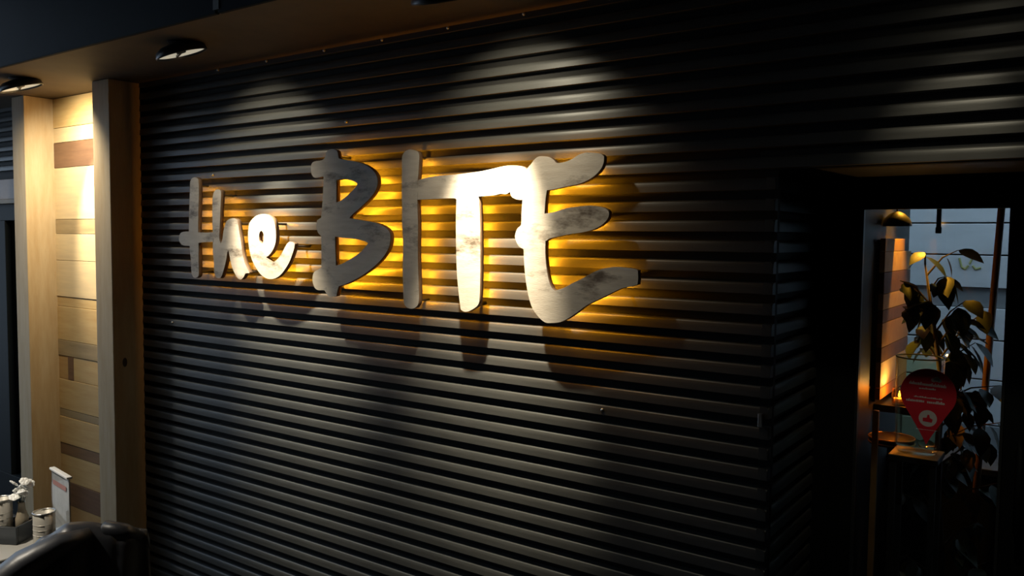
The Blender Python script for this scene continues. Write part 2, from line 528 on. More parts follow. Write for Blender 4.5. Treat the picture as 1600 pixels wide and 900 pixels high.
# ---- interior shell
struct(box('wall_shop_left', -0.755, -0.667, DOOR_Y + 0.075, 1.52, 0.0, 2.10, M_BLACK), 'dark side wall inside the door')
struct(box('ceiling_shop', -0.755, 1.6, DOOR_Y + 0.08, 1.60, 2.10, 2.16, M_BLACK), 'dark ceiling inside the door')
struct(box('wall_shop_right', 0.95, 1.05, DOOR_Y + 0.08, 1.60, 0.0, 2.10, M_BLACK), 'dark right wall inside the shop')
w2 = struct(empty('window_2', (0, 1.52, 0)), 'far shop window facing the pale building')
for nm, c in (('frame', (-0.755, -0.69, 0, 0.06, 0, 2.1)), ('frame', (0.90, 0.95, 0, 0.06, 0, 2.1)), ('frame', (-0.69, 0.90, 0, 0.06, 2.03, 2.1)), ('frame', (-0.69, 0.90, 0, 0.06, 0.0, 0.62)),
              ('mullion', (0.02, 0.07, 0, 0.06, 0.62, 2.03))):
    obj(nm, bx(bmesh.new(), *c, 0.003), M_FRAME, w2)
obj('pane', bx(bmesh.new(), -0.69, 0.02, 0.028, 0.034, 0.62, 2.03), M_GLASS, w2)
obj('pane', bx(bmesh.new(), 0.07, 0.90, 0.028, 0.034, 0.62, 2.03), M_GLASS, w2)

# warm plank screen on the left inside wall
sc_ = empty('plank_screen', (-0.667, 0.0, 0.0))
tag(sc_, 'warmly lit plank screen seen through the door beside the plant', 'screen')
obj('batten', bx(bmesh.new(), 0.0, 0.012, 0.905, 0.935, 1.19, 1.79), M_BLACK, sc_)
obj('batten', bx(bmesh.new(), 0.0, 0.012, 1.31, 1.34, 1.19, 1.79), M_BLACK, sc_)
for zt, zb, c, y1 in ((1.796, 1.747, 'tan', 1.26), (1.747, 1.671, 'light', 1.40), (1.671, 1.592, 'brown', 1.40), (1.592, 1.532, 'light', 1.40), (1.532, 1.484, 'brown', 1.40),
                      (1.484, 1.393, 'tan', 1.40), (1.393, 1.339, 'brown', 1.40), (1.339, 1.244, 'cream', 1.40), (1.244, 1.199, 'tan', 1.40)):
    obj('plank', bx(bmesh.new(), 0.012, 0.030, 0.895, y1, zb + 0.001, zt - 0.001, 0.001), WOODS[c], sc_)
tag(box('wall_ledge', -0.667, -0.530, 0.935, 1.45, 1.150, 1.177, M_BLACK, bev=0.002), 'narrow dark ledge under the plank screen inside', 'ledge')

# candle jar on the ledge
cj = tag(empty('candle_jar', (-0.584, 0.968, 1.177)), 'amber glass candle jar glowing on the ledge inside', 'candle')
obj('jar', lathe(bmesh.new(), [(0.0001, 0.001), (0.024, 0.001), (0.026, 0.01), (0.026, 0.062), (0.023, 0.065), (0.023, 0.012), (0.0001, 0.010)], 20), glass_mat('amber_glass', (0.90, 0.62, 0.34), 1.45), cj, smooth=True)
obj('wax', lathe(bmesh.new(), [(0.0001, 0.011), (0.020, 0.011), (0.020, 0.026), (0.0001, 0.027)], 16), mat('wax', (0.5, 0.4, 0.25), 0.5), cj)
obj('flame', lathe(bmesh.new(), [(0.0001, 0.028), (0.005, 0.034), (0.004, 0.042), (0.0001, 0.054)], 10), mat('flame', (1, .8, .3), emit=(1.0, 0.72, 0.22), estr=14.0), cj, smooth=True)
cl_ = bpy.data.lights.new('candle_light', 'POINT')
cl_.energy = 1.6
cl_.color = (1.0, 0.50, 0.12)
cl_.shadow_soft_size = 0.006
co_ = bpy.data.objects.new('candle_light', cl_)
COL.objects.link(co_)
co_.parent = cj
co_.location = (0, 0, 0.058)

# recessed downlight that washes the plank screen
dl = tag(empty('downlight', (-0.575, 1.12, 2.10)), 'small recessed downlight in the shop ceiling above the planks', 'lamp')
obj('ring', lathe(bmesh.new(), [(0.028, 0.0), (0.045, -0.004), (0.047, -0.001), (0.047, 0.002)], 24), M_FRAME, dl, smooth=True)
obj('bulb', lathe(bmesh.new(), [(0.0001, -0.0015), (0.028, -0.0012)], 20), mat('warm_bulb', (1, .7, .3), emit=(1, .55, .15), estr=3.0), dl)
ld = bpy.data.lights.new('downlight_beam', 'SPOT')
ld.energy = 60.0
ld.color = (1.0, 0.42, 0.035)
ld.spot_size = R(66)
ld.spot_blend = 0.9
ld.shadow_soft_size = 0.02
lo = bpy.data.objects.new('downlight_beam', ld)
COL.objects.link(lo)
lo.parent = dl
lo.location = (0, 0, -0.012)
lo.rotation_euler = Vector((0.05, 0.03, 0.5)).to_track_quat('Z', 'Y').to_euler()

# pendant and hanging strap
pd = tag(empty('pendant_lamp', (-0.665, 1.0, 1.80)), 'dark bell-shaped pendant lamp above the plank screen inside', 'lamp')
pd.location = (-0.625, 1.02, 1.83)
obj('shade', lathe(bmesh.new(), [(0.052, 0.012), (0.052, 0.020), (0.044, 0.040), (0.026, 0.058), (0.010, 0.066), (0.0001, 0.067)], 24), M_BLACK, pd, smooth=True)
obj('cord', tube(bmesh.new(), [(0, 0, 0.066), (0, 0, 0.269)], 0.003, 6), M_BLACK, pd)
hs = tag(empty('hanging_strap', (-0.481, 1.0, 1.815)), 'short dark strap hanging from the shop ceiling', 'strap')
obj('webbing', bx(bmesh.new(), -0.008, 0.008, -0.004, 0.004, 0.02, 0.284, 0.002), M_BLACK, hs)
obj('buckle', bx(bmesh.new(), -0.010, 0.010, -0.006, 0.006, 0.0, 0.024, 0.003), M_BLACK, hs)

# leaning pole
pb = bmesh.new()
tube(pb, [(-0.372, 1.195, 0.0), (-0.338, 1.19, 1.0), (-0.296, 1.19, 2.09)], 0.0125, 12)
tag(obj('wooden_pole', pb, mat('pole_wood', (0.22, 0.10, 0.03), 0.45, var=0.5, vscale=4, stretch=(1, 1, 1.5)), smooth=True), 'slim brown wooden pole leaning inside by the far window', 'pole')

sb = tag(empty('sideboard', (0.0, 1.36, 0.0)), 'low dark sideboard under the far shop window', 'cabinet')
obj('body', bx(bmesh.new(), -0.66, 0.88, -0.13, 0.15, 0.06, 0.90, 0.003), M_FRAME, sb)
obj('top', bx(bmesh.new(), -0.665, 0.89, -0.145, 0.155, 0.90, 0.925, 0.003), M_BLACK, sb)
obj('plinth', bx(bmesh.new(), -0.64, 0.86, -0.11, 0.14, 0.0, 0.06), M_BLACK, sb)
for k_ in range(3):
    dr = obj('door', bx(bmesh.new(), -0.655 + 0.513 * k_, -0.147 + 0.513 * k_, -0.142, -0.130, 0.07, 0.89, 0.002), M_FRAME, sb)
    obj('knob', lathe(bmesh.new(), [(0.0001, 0.012), (0.010, 0.010), (0.005, 0.0)], 12, (-0.19 + 0.513 * k_, 0.142, 0)), M_BRASS, dr)
    kb = dr.children[0]
    kb.matrix_basis = Matrix.Translation((0, 0, 0.6)) @ Matrix.Rotation(R(90), 4, 'X') @ Matrix.Translation((0, -0.142, 0.142))

# small round brass-rimmed table and slim post
rt = tag(empty('round_side_table', (-0.580, 0.83, 0.0)), 'small round dark table with brass rims inside the door', 'table')
obj('top', lathe(bmesh.new(), [(0.0001, 1.060), (0.075, 1.060), (0.075, 1.085), (0.0001, 1.085)], 36), mat('dark_tabletop', (0.03, 0.02, 0.012), 0.35), rt)
for zz in (1.066, 1.083):
    b_ = bmesh.new()
    tube(b_, [(0.076 * math.cos(2 * math.pi * i / 40), 0.076 * math.sin(2 * math.pi * i / 40), zz) for i in range(41)], 0.003, 6, cap=False)
    obj('rim', b_, M_BRASS, rt, smooth=True, label='thin brass rim')
obj('stem', lathe(bmesh.new(), [(0.014, 0.02), (0.014, 1.06)], 14), M_BLACK, rt, smooth=True)
obj('foot', lathe(bmesh.new(), [(0.0001, 0.03), (0.05, 0.022), (0.062, 0.008), (0.064, 0.0), (0.0001, 0.0)], 28), M_BLACK, rt, smooth=True)
tag(box('slim_post', -0.627, -0.607, 0.735, 0.751, 0.0, 1.190, mat('post_wood', (0.40, 0.22, 0.07), 0.5, var=0.3), bev=0.002), 'slim wooden post behind the small round table', 'post')

# glass vase on a dark stand
vs_t = tag(empty('plant_stand', (-0.470, 0.66, 0.0)), 'tall dark stand carrying the glass vase', 'stand')
obj('top', bx(bmesh.new(), -0.075, 0.075, -0.075, 0.075, 1.06, 1.08, 0.003), M_BLACK, vs_t)
for sx in (-1, 1):
    for sy in (-1, 1):
        obj('leg', bx(bmesh.new(), sx * 0.06 - 0.009, sx * 0.06 + 0.009, sy * 0.06 - 0.009, sy * 0.06 + 0.009, 0.0, 1.06), M_BLACK, vs_t)
va = tag(empty('glass_vase', (-0.470, 0.66, 1.0815)), 'greenish clear glass vase with a pale rim behind the door', 'vase')
obj('body', lathe(bmesh.new(), [(0.0001, 0.002), (0.060, 0.002), (0.068, 0.02), (0.070, 0.15), (0.074, 0.318), (0.071, 0.318), (0.067, 0.15), (0.064, 0.024), (0.0001, 0.016)], 36), M_VASE, va, smooth=True)
b_ = bmesh.new()
tube(b_, [(0.0725 * math.cos(2 * math.pi * i / 40), 0.0725 * math.sin(2 * math.pi * i / 40), 0.320) for i in range(41)], 0.0026, 6, cap=False)
obj('rim', b_, mat('vase_rim', (0.55, 0.58, 0.20), 0.25), va, smooth=True, label='pale green rim')

# ---- ficus
fi = tag(empty('potted_ficus', (-0.44, 1.02, 0.0)), 'tall dark leafy ficus behind the door glass', 'plant')
obj('pot', lathe(bmesh.new(), [(0.0001, 0.0), (0.10, 0.0), (0.125, 0.02), (0.155, 0.29), (0.16, 0.30), (0.15, 0.305), (0.145, 0.27), (0.0001, 0.265)], 32), mat('pot', (0.03, 0.032, 0.036), 0.45), fi, smooth=True)
obj('soil', lathe(bmesh.new(), [(0.0001, 0.272), (0.147, 0.268)], 24), mat('soil', (0.03, 0.02, 0.012), 0.9, bump=0.5), fi)
tr_pts = [(0, 0, 0.26), (0.01, 0.0, 0.6), (-0.02, 0.01, 0.95), (-0.01, 0.0, 1.25), (-0.05, 0.0, 1.5), (-0.085, 0.01, 1.70)]
obj('trunk', tube(bmesh.new(), tr_pts, [0.016, 0.014, 0.012, 0.010, 0.007, 0.003], 10), M_BARK, fi, smooth=True)


def leaf_mesh():
    bm = bmesh.new()
    L = [(0, 0), (0.15, 0.19), (0.35, 0.29), (0.6, 0.26), (0.82, 0.13), (1.0, 0.0)]
    top, bot, mid = [], [], []
    for x, w in L:
        zc = -0.18 * x * x
        mid.append(bm.verts.new((x, 0, zc)))
        if 0 < x < 1:
            top.append(bm.verts.new((x, w, zc + 0.06 * (w / 0.25))))
            bot.append(bm.verts.new((x, -w, zc + 0.06 * (w / 0.25))))
    for side in (top, bot):
        bm.faces.new((mid[0], mid[1], side[0]))
        for i in range(len(side) - 1):
            bm.faces.new((mid[i + 1], mid[i + 2], side[i + 1], side[i]))
        bm.faces.new((mid[-2], mid[-1], side[-1]))
    bmesh.ops.recalc_face_normals(bm, faces=bm.faces)
    me = bpy.data.meshes.new('leaf')
    bm.to_mesh(me)
    bm.free()
    for p_ in me.polygons:
        p_.use_smooth = True
    me.materials.append(M_LEAF)
    return me


LEAF = leaf_mesh()
rl = random.Random(11)


def leaf(x, y, z, size, az, el):
    l = link('leaf', LEAF, None, fi)
    l.location = (x, y, z)
    l.scale = (size, size, size)
    l.rotation_euler = (rl.uniform(-0.5, 0.5), el, az)


def trunk_at(z):
    for a, b in zip(tr_pts, tr_pts[1:]):
        if a[2] <= z <= b[2]:
            t = (z - a[2]) / (b[2] - a[2])
            return Vector(a).lerp(Vector(b), t)
    return Vector(tr_pts[-1])


# hand-set tips: (local x, z) of leaf clusters that stand out against the pale wall behind
BR = [((-0.085, 1.70), (-0.085, 1.745), 3), ((-0.085, 1.66), (0.015, 1.755), 2), ((-0.06, 1.6), (-0.01, 1.66), 7), ((-0.06, 1.55), (-0.155, 1.64), 6), ((-0.05, 1.5), (-0.14, 1.545), 6),
      ((-0.04, 1.45), (0.055, 1.575), 6), ((-0.03, 1.4), (0.045, 1.50), 7), ((0.0, 1.35), (0.105, 1.535), 3), ((-0.02, 1.3), (0.085, 1.42), 6), ((-0.03, 1.35), (-0.12, 1.42), 6),
      ((0.0, 1.2), (0.17, 1.27), 7), ((0.0, 1.1), (0.12, 1.20), 6), ((0.0, 1.05), (0.20, 1.16), 6), ((-0.02, 0.95), (0.13, 1.06), 8), ((-0.02, 0.9), (-0.11, 1.03), 7),
      ((0.0, 0.8), (0.18, 0.93), 7), ((0.0, 0.75), (-0.13, 0.86), 7), ((0.0, 0.65), (0.12, 0.76), 6), ((-0.02, 1.22), (-0.10, 1.30), 6), ((-0.02, 1.3), (0.02, 1.36), 8), ((-0.04, 1.5), (-0.05, 1.57), 8), ((-0.03, 1.4), (-0.08, 1.48), 9), ((-0.02, 1.28), (0.03, 1.42), 9), ((-0.02, 1.15), (0.06, 1.26), 8), ((-0.02, 1.0), (0.03, 1.12), 8),
      ((-0.01, 0.85), (0.02, 0.98), 8), ((0.0, 0.7), (-0.06, 0.84), 8), ((0.0, 0.6), (0.08, 0.70), 8), ((0.0, 0.5), (-0.10, 0.62), 7), ((0.0, 0.5), (0.16, 0.62), 7)]
for (sx, sz), (ex, ez), nl in BR:
    s = trunk_at(sz)
    ey = rl.uniform(-0.10, 0.10)
    e = Vector((ex, ey, ez))
    mid_ = s.lerp(e, 0.5) + Vector((0, 0, 0.02))
    obj('branch', tube(bmesh.new(), [s, mid_, e], [0.004, 0.003, 0.0015], 6), M_BARK, fi)
    for i in range(nl):
        t = 0.25 + 0.75 * (i + 1) / nl
        q_ = s.lerp(e, t) + Vector((0, 0, 0.03 * t * (1 - t)))
        az = (0 if ex > sx else math.pi) + rl.uniform(-1.6, 1.6)
        sz_ = rl.uniform(0.075, 0.115)
        if q_.x + sz_ * math.cos(az) < -0.17:
            az = math.pi - az
        leaf(q_.x, q_.y, q_.z, sz_, az, rl.uniform(0.2, 1.1))

# ---- pale boarded building across the yard
fb = tag(empty('boarded_building', (0, 2.75, 0)), 'pale blue-grey boarded building seen through the door and far window', 'building')
M_SIDE = mat('pale_siding', (0.72, 0.73, 0.72), 0.7, var=0.15, vscale=3, stretch=(0.6, 1, 4))
M_SIDE2 = mat('plinth', (0.22, 0.23, 0.23), 0.8)
obj('core', bx(bmesh.new(), -4.0, 4.0, 0.03, 0.3, 0.0, 3.0), M_BLACK, fb)
zs = [2.95, 2.68, 2.41, 2.15, 1.891, 1.718, 1.538]
for a, b in zip(zs, zs[1:]):
    obj('board', bx(bmesh.new(), -4.0, 4.0, 0.0, 0.03, b + 0.004, a - 0.004, 0.003), M_SIDE, fb)
obj('ledge', bx(bmesh.new(), -4.0, 4.0, 0.02, 0.03, 1.434, 1.538), M_SIDE2, fb, label='recessed strip, ledge shade put into its grey')  # shadow of the ledge put into the darker grey
for a, b in ((1.434, 1.259), (1.259, 1.043), (1.043, 0.797)):
    obj('board', bx(bmesh.new(), -4.0, 4.0, 0.0, 0.03, b + 0.004, a - 0.004, 0.003), M_SIDE, fb)
obj('plinth', bx(bmesh.new(), -4.0, 4.0, -0.01, 0.03, 0.0, 0.795, 0.003), M_SIDE2, fb)
# blurred yellow painted marks on the boards
ym = bmesh.new()
for pts in ([(-0.625, 1.70), (-0.612, 1.65), (-0.595, 1.64), (-0.58, 1.66)], [(-0.575, 1.67), (-0.56, 1.705), (-0.54, 1.71), (-0.53, 1.69)], [(-0.56, 1.66), (-0.545, 1.64), (-0.52, 1.65)]):
    for a, b in zip(pts, pts[1:]):
        tube(ym, [(a[0], -0.001, a[1]), (b[0], -0.001, b[1])], 0.006, 6)
obj('painted_mark', ym, mat('yellow_paint', (0.36, 0.36, 0.12), 0.6), fb, label='faint yellow painted mark')
struct(box('ground_yard', -6, 6, 1.6, 8, -0.12, -0.001, mat('yard', (0.12, 0.12, 0.12), 0.9)), 'grey yard between the shop and the boarded building')

LETTERS = {
't': {'outline': [[(-3.47, 2.025), (-3.459, 2.043), (-3.436, 2.049), (-3.414, 2.045), (-3.404, 2.031), (-3.403, 1.974), (-3.409, 1.88), (-3.413, 1.794), (-3.356, 1.793), (-3.298, 1.796), (-3.296, 1.775), (-3.294, 1.751), (-3.357, 1.749), (-3.41, 1.745), (-3.412, 1.661), (-3.411, 1.599), (-3.423, 1.586), (-3.44, 1.581), (-3.459, 1.587), (-3.469, 1.609), (-3.473, 1.659), (-3.481, 1.73), (-3.524, 1.731), (-3.551, 1.738), (-3.568, 1.757), (-3.564, 1.779), (-3.545, 1.793), (-3.517, 1.797), (-3.486, 1.798), (-3.483, 1.849), (-3.479, 1.912), (-3.473, 1.988)]], 'led': [[(-3.44, 2.011), (-3.449, 1.608)]]},
'h': {'outline': [[(-3.301, 1.892), (-3.298, 1.947), (-3.288, 1.976), (-3.268, 1.988), (-3.245, 1.988), (-3.234, 1.973), (-3.239, 1.909), (-3.247, 1.813), (-3.251, 1.768), (-3.24, 1.743), (-3.227, 1.766), (-3.219, 1.8), (-3.198, 1.842), (-3.172, 1.855), (-3.143, 1.858), (-3.12, 1.851), (-3.112, 1.831), (-3.105, 1.8), (-3.093, 1.756), (-3.085, 1.712), (-3.068, 1.664), (-3.047, 1.634), (-3.034, 1.617), (-3.062, 1.614), (-3.076, 1.598), (-3.098, 1.586), (-3.119, 1.592), (-3.14, 1.613), (-3.161, 1.644), (-3.175, 1.688), (-3.184, 1.713), (-3.193, 1.704), (-3.201, 1.674), (-3.216, 1.634), (-3.236, 1.597), (-3.254, 1.586), (-3.277, 1.589), (-3.291, 1.613), (-3.294, 1.659), (-3.301, 1.722), (-3.296, 1.768), (-3.3, 1.818)]], 'led': [[(-3.259, 1.962), (-3.251, 1.615)], [(-3.144, 1.832), (-3.087, 1.62)]]},
'e': {'outline': [[(-3.031, 1.835), (-3.01, 1.854), (-2.982, 1.868), (-2.948, 1.874), (-2.914, 1.873), (-2.885, 1.862), (-2.865, 1.843), (-2.856, 1.813), (-2.853, 1.771), (-2.86, 1.742), (-2.88, 1.714), (-2.903, 1.696), (-2.92, 1.689), (-2.903, 1.68), (-2.88, 1.67), (-2.854, 1.677), (-2.827, 1.696), (-2.804, 1.721), (-2.785, 1.745), (-2.766, 1.757), (-2.747, 1.756), (-2.732, 1.749), (-2.734, 1.735), (-2.747, 1.706), (-2.766, 1.674), (-2.792, 1.644), (-2.822, 1.618), (-2.855, 1.602), (-2.888, 1.596), (-2.921, 1.599), (-2.955, 1.613), (-2.985, 1.638), (-3.009, 1.666), (-3.026, 1.696), (-3.036, 1.731), (-3.041, 1.77), (-3.04, 1.805)], [(-2.949, 1.804), (-2.936, 1.792), (-2.934, 1.771), (-2.939, 1.75), (-2.953, 1.748), (-2.965, 1.76), (-2.967, 1.781), (-2.96, 1.797)]], 'led': [[(-2.878, 1.832), (-2.933, 1.87), (-2.995, 1.846), (-3.018, 1.762), (-2.997, 1.679), (-2.91, 1.617), (-2.817, 1.656), (-2.754, 1.738)]]},
'B': {'outline': [[(-2.543, 2.101), (-2.535, 2.119), (-2.511, 2.128), (-2.486, 2.125), (-2.472, 2.116), (-2.467, 2.097), (-2.46, 2.088), (-2.426, 2.082), (-2.379, 2.075), (-2.328, 2.062), (-2.288, 2.044), (-2.261, 2.021), (-2.251, 1.996), (-2.256, 1.968), (-2.279, 1.94), (-2.313, 1.914), (-2.354, 1.888), (-2.39, 1.867), (-2.406, 1.853), (-2.349, 1.847), (-2.298, 1.841), (-2.249, 1.832), (-2.21, 1.818), (-2.19, 1.802), (-2.183, 1.781), (-2.188, 1.75), (-2.205, 1.722), (-2.234, 1.693), (-2.273, 1.665), (-2.319, 1.639), (-2.37, 1.615), (-2.422, 1.595), (-2.467, 1.583), (-2.474, 1.565), (-2.48, 1.544), (-2.502, 1.539), (-2.529, 1.542), (-2.546, 1.558), (-2.554, 1.563), (-2.59, 1.562), (-2.61, 1.572), (-2.621, 1.593), (-2.622, 1.615), (-2.612, 1.635), (-2.59, 1.645), (-2.57, 1.653), (-2.568, 1.707), (-2.569, 1.782), (-2.589, 1.797), (-2.597, 1.82), (-2.594, 1.846), (-2.569, 1.857), (-2.563, 1.898), (-2.557, 1.957), (-2.554, 2.017), (-2.557, 2.021), (-2.604, 2.018), (-2.624, 2.032), (-2.629, 2.053), (-2.626, 2.073), (-2.609, 2.084), (-2.565, 2.087), (-2.549, 2.094)], [(-2.479, 2.005), (-2.442, 2.008), (-2.4, 2.002), (-2.374, 1.994), (-2.359, 1.987), (-2.374, 1.971), (-2.405, 1.95), (-2.437, 1.931), (-2.458, 1.922), (-2.479, 1.916)], [(-2.488, 1.781), (-2.427, 1.775), (-2.37, 1.772), (-2.324, 1.764), (-2.302, 1.757), (-2.324, 1.737), (-2.354, 1.715), (-2.401, 1.693), (-2.443, 1.675), (-2.483, 1.665)]], 'led': [[(-2.506, 2.098), (-2.52, 1.574)], [(-2.575, 2.042), (-2.426, 2.052), (-2.302, 2.002), (-2.285, 1.958), (-2.408, 1.868)], [(-2.408, 1.826), (-2.251, 1.811), (-2.217, 1.758), (-2.302, 1.67), (-2.501, 1.6)]]},
'I': {'outline': [[(-2.125, 2.072), (-2.12, 2.088), (-2.108, 2.099), (-2.088, 2.104), (-2.066, 2.101), (-2.046, 2.094), (-2.039, 2.079), (-2.04, 2.054), (-2.043, 2.014), (-2.046, 1.991), (-2.046, 1.952), (-2.048, 1.919), (-2.044, 1.822), (-2.045, 1.752), (-2.043, 1.673), (-2.039, 1.595), (-2.038, 1.555), (-2.044, 1.531), (-2.063, 1.518), (-2.084, 1.516), (-2.103, 1.522), (-2.114, 1.539), (-2.117, 1.591), (-2.12, 1.671), (-2.118, 1.751), (-2.124, 1.844), (-2.123, 1.881), (-2.126, 1.954), (-2.125, 2.028)]], 'led': [[(-2.08, 2.077), (-2.078, 1.545)]]},
'T': {'outline': [[(-2.045, 1.99), (-2.009, 1.997), (-1.962, 2.002), (-1.91, 2.004), (-1.855, 2.005), (-1.801, 2.008), (-1.757, 2.011), (-1.702, 2.018), (-1.663, 2.024), (-1.63, 2.026), (-1.597, 2.024), (-1.576, 2.02), (-1.561, 2.012), (-1.629, 1.937), (-1.667, 1.932), (-1.701, 1.927), (-1.756, 1.925), (-1.764, 1.924), (-1.761, 1.911), (-1.758, 1.876), (-1.755, 1.822), (-1.753, 1.719), (-1.753, 1.644), (-1.755, 1.57), (-1.762, 1.547), (-1.781, 1.533), (-1.805, 1.522), (-1.824, 1.52), (-1.839, 1.527), (-1.846, 1.565), (-1.854, 1.622), (-1.859, 1.678), (-1.862, 1.754), (-1.864, 1.842), (-1.863, 1.878), (-1.862, 1.916), (-1.873, 1.921), (-1.928, 1.921), (-1.985, 1.92), (-2.047, 1.919), (-2.046, 1.952)]], 'led': [[(-2.007, 1.965), (-1.785, 1.985), (-1.621, 1.997)], [(-1.808, 1.941), (-1.804, 1.548)]]},
'E': {'outline': [[(-1.56, 2.012), (-1.546, 2.025), (-1.531, 2.041), (-1.515, 2.05), (-1.493, 2.05), (-1.471, 2.046), (-1.453, 2.035), (-1.442, 2.026), (-1.409, 2.029), (-1.384, 2.037), (-1.359, 2.049), (-1.334, 2.054), (-1.305, 2.052), (-1.28, 2.047), (-1.269, 2.038), (-1.27, 2.02), (-1.279, 2.001), (-1.299, 1.982), (-1.328, 1.966), (-1.365, 1.955), (-1.408, 1.949), (-1.451, 1.942), (-1.48, 1.939), (-1.485, 1.908), (-1.488, 1.863), (-1.45, 1.868), (-1.407, 1.879), (-1.364, 1.884), (-1.318, 1.887), (-1.281, 1.883), (-1.257, 1.875), (-1.248, 1.861), (-1.254, 1.843), (-1.276, 1.824), (-1.309, 1.81), (-1.346, 1.802), (-1.388, 1.797), (-1.431, 1.789), (-1.466, 1.782), (-1.48, 1.774), (-1.483, 1.775), (-1.483, 1.734), (-1.478, 1.689), (-1.469, 1.648), (-1.457, 1.622), (-1.444, 1.612), (-1.411, 1.622), (-1.377, 1.639), (-1.343, 1.654), (-1.31, 1.672), (-1.277, 1.686), (-1.241, 1.694), (-1.213, 1.696), (-1.182, 1.694), (-1.154, 1.691), (-1.145, 1.687), (-1.143, 1.664), (-1.145, 1.644), (-1.165, 1.638), (-1.2, 1.63), (-1.235, 1.614), (-1.276, 1.594), (-1.321, 1.572), (-1.358, 1.546), (-1.392, 1.524), (-1.422, 1.51), (-1.453, 1.505), (-1.48, 1.505), (-1.507, 1.522), (-1.53, 1.547), (-1.545, 1.58), (-1.555, 1.618), (-1.562, 1.656), (-1.567, 1.701), (-1.57, 1.745), (-1.589, 1.754), (-1.601, 1.772), (-1.606, 1.789), (-1.599, 1.81), (-1.592, 1.818), (-1.581, 1.828), (-1.58, 1.864), (-1.578, 1.894), (-1.576, 1.91), (-1.586, 1.91), (-1.605, 1.913), (-1.622, 1.922), (-1.628, 1.936)]], 'led': [[(-1.51, 2.018), (-1.533, 1.681), (-1.485, 1.545)], [(-1.479, 1.992), (-1.37, 2.008), (-1.342, 2.015)], [(-1.489, 1.829), (-1.367, 1.845), (-1.325, 1.853)], [(-1.46, 1.546), (-1.316, 1.63), (-1.229, 1.654)]]},
}

# ================================================================== LETTER SIGN
FRONT, BACK = -0.073, -0.053
sign = tag(empty('letter_sign', (0, 0, 0)), 'backlit whitewashed wooden lettering mounted on the dark ribbed wall', 'sign')
KIND = {'t': 'small wooden letter t with a long crossbar', 'h': 'small wooden letter h', 'e': 'small wooden letter e', 'B': 'large wooden letter B',
        'I': 'large wooden letter I', 'T': 'large wooden letter T', 'E': 'large wooden letter E with a sweeping foot'}
for key, dat in LETTERS.items():
    cu = bpy.data.curves.new('letter', 'CURVE')
    cu.dimensions = '2D'
    cu.fill_mode = 'BOTH'
    for c in dat['outline']:
        pts = smooth_closed(c, 3)
        sp = cu.splines.new('POLY')
        sp.points.add(len(pts) - 1)
        for i, p_ in enumerate(pts):
            sp.points[i].co = (p_.x, p_.y, 0, 1)
        sp.use_cyclic_u = True
    cu.extrude = (BACK - FRONT) / 2
    tmp = bpy.data.objects.new('tmp', cu)
    COL.objects.link(tmp)
    dg = bpy.context.evaluated_depsgraph_get()
    me = bpy.data.meshes.new_from_object(tmp.evaluated_get(dg))
    bpy.data.objects.remove(tmp, do_unlink=True)
    bm = bmesh.new()
    bm.from_mesh(me)
    bpy.data.meshes.remove(me)
    bmesh.ops.remove_doubles(bm, verts=bm.verts, dist=1e-5)
    for v in bm.verts:                                   # curve plane -> wall plane
        v.co = Vector((v.co.x, (FRONT + BACK) / 2 - v.co.z, v.co.y))
    bmesh.ops.recalc_face_normals(bm, faces=bm.faces)
    me = bpy.data.meshes.new('letter')
    bm.to_mesh(me)
    bm.free()
    me.materials.append(M_LETTER)
    me.materials.append(M_EDGE)
    for p_ in me.polygons:
        p_.material_index = 0 if abs(p_.normal.y) > 0.6 else 1
    lt = link('letter', me, None, sign, KIND[key])
    # warm LED strips glued to the back of the letter
    for ln in dat['led']:
        lb = bmesh.new()
        for a, b in zip(ln, ln[1:]):
            A, B = Vector((a[0], 0, a[1])), Vector((b[0], 0, b[1]))
            d = (B - A).normalized()
            s = d.cross(Vector((0, 1, 0))) * 0.005
            q4 = [A - s, A + s, B + s, B - s]
            lo4 = [lb.verts.new((q.x, BACK + 0.0008, q.z)) for q in q4]
            hi4 = [lb.verts.new((q.x, BACK + 0.0040, q.z)) for q in q4]
            lb.faces.new(hi4)
            lb.faces.new(lo4[::-1])
            for i in range(4):
                j = (i + 1) % 4
                lb.faces.new((lo4[i], lo4[j], hi4[j], hi4[i]))
        ls = obj('led_strip', lb, M_LED2 if key in 'the' else M_LED, lt)
        ls.data.materials.append(M_BLACK)
        for f in ls.data.polygons:                       # only the face towards the wall glows
            f.material_index = 0 if f.normal.y > 0.9 else 1
        for q in (ln[0], ln[-1]):                        # stand-off pins
            pb = bmesh.new()
            tube(pb, [(q[0], BACK + 0.001, q[1]), (q[0], 0.028, q[1])], 0.005, 8)
            obj('standoff', pb, M_BLACK, lt)

# ================================================================== SPOTLIGHTS UNDER THE SOFFIT


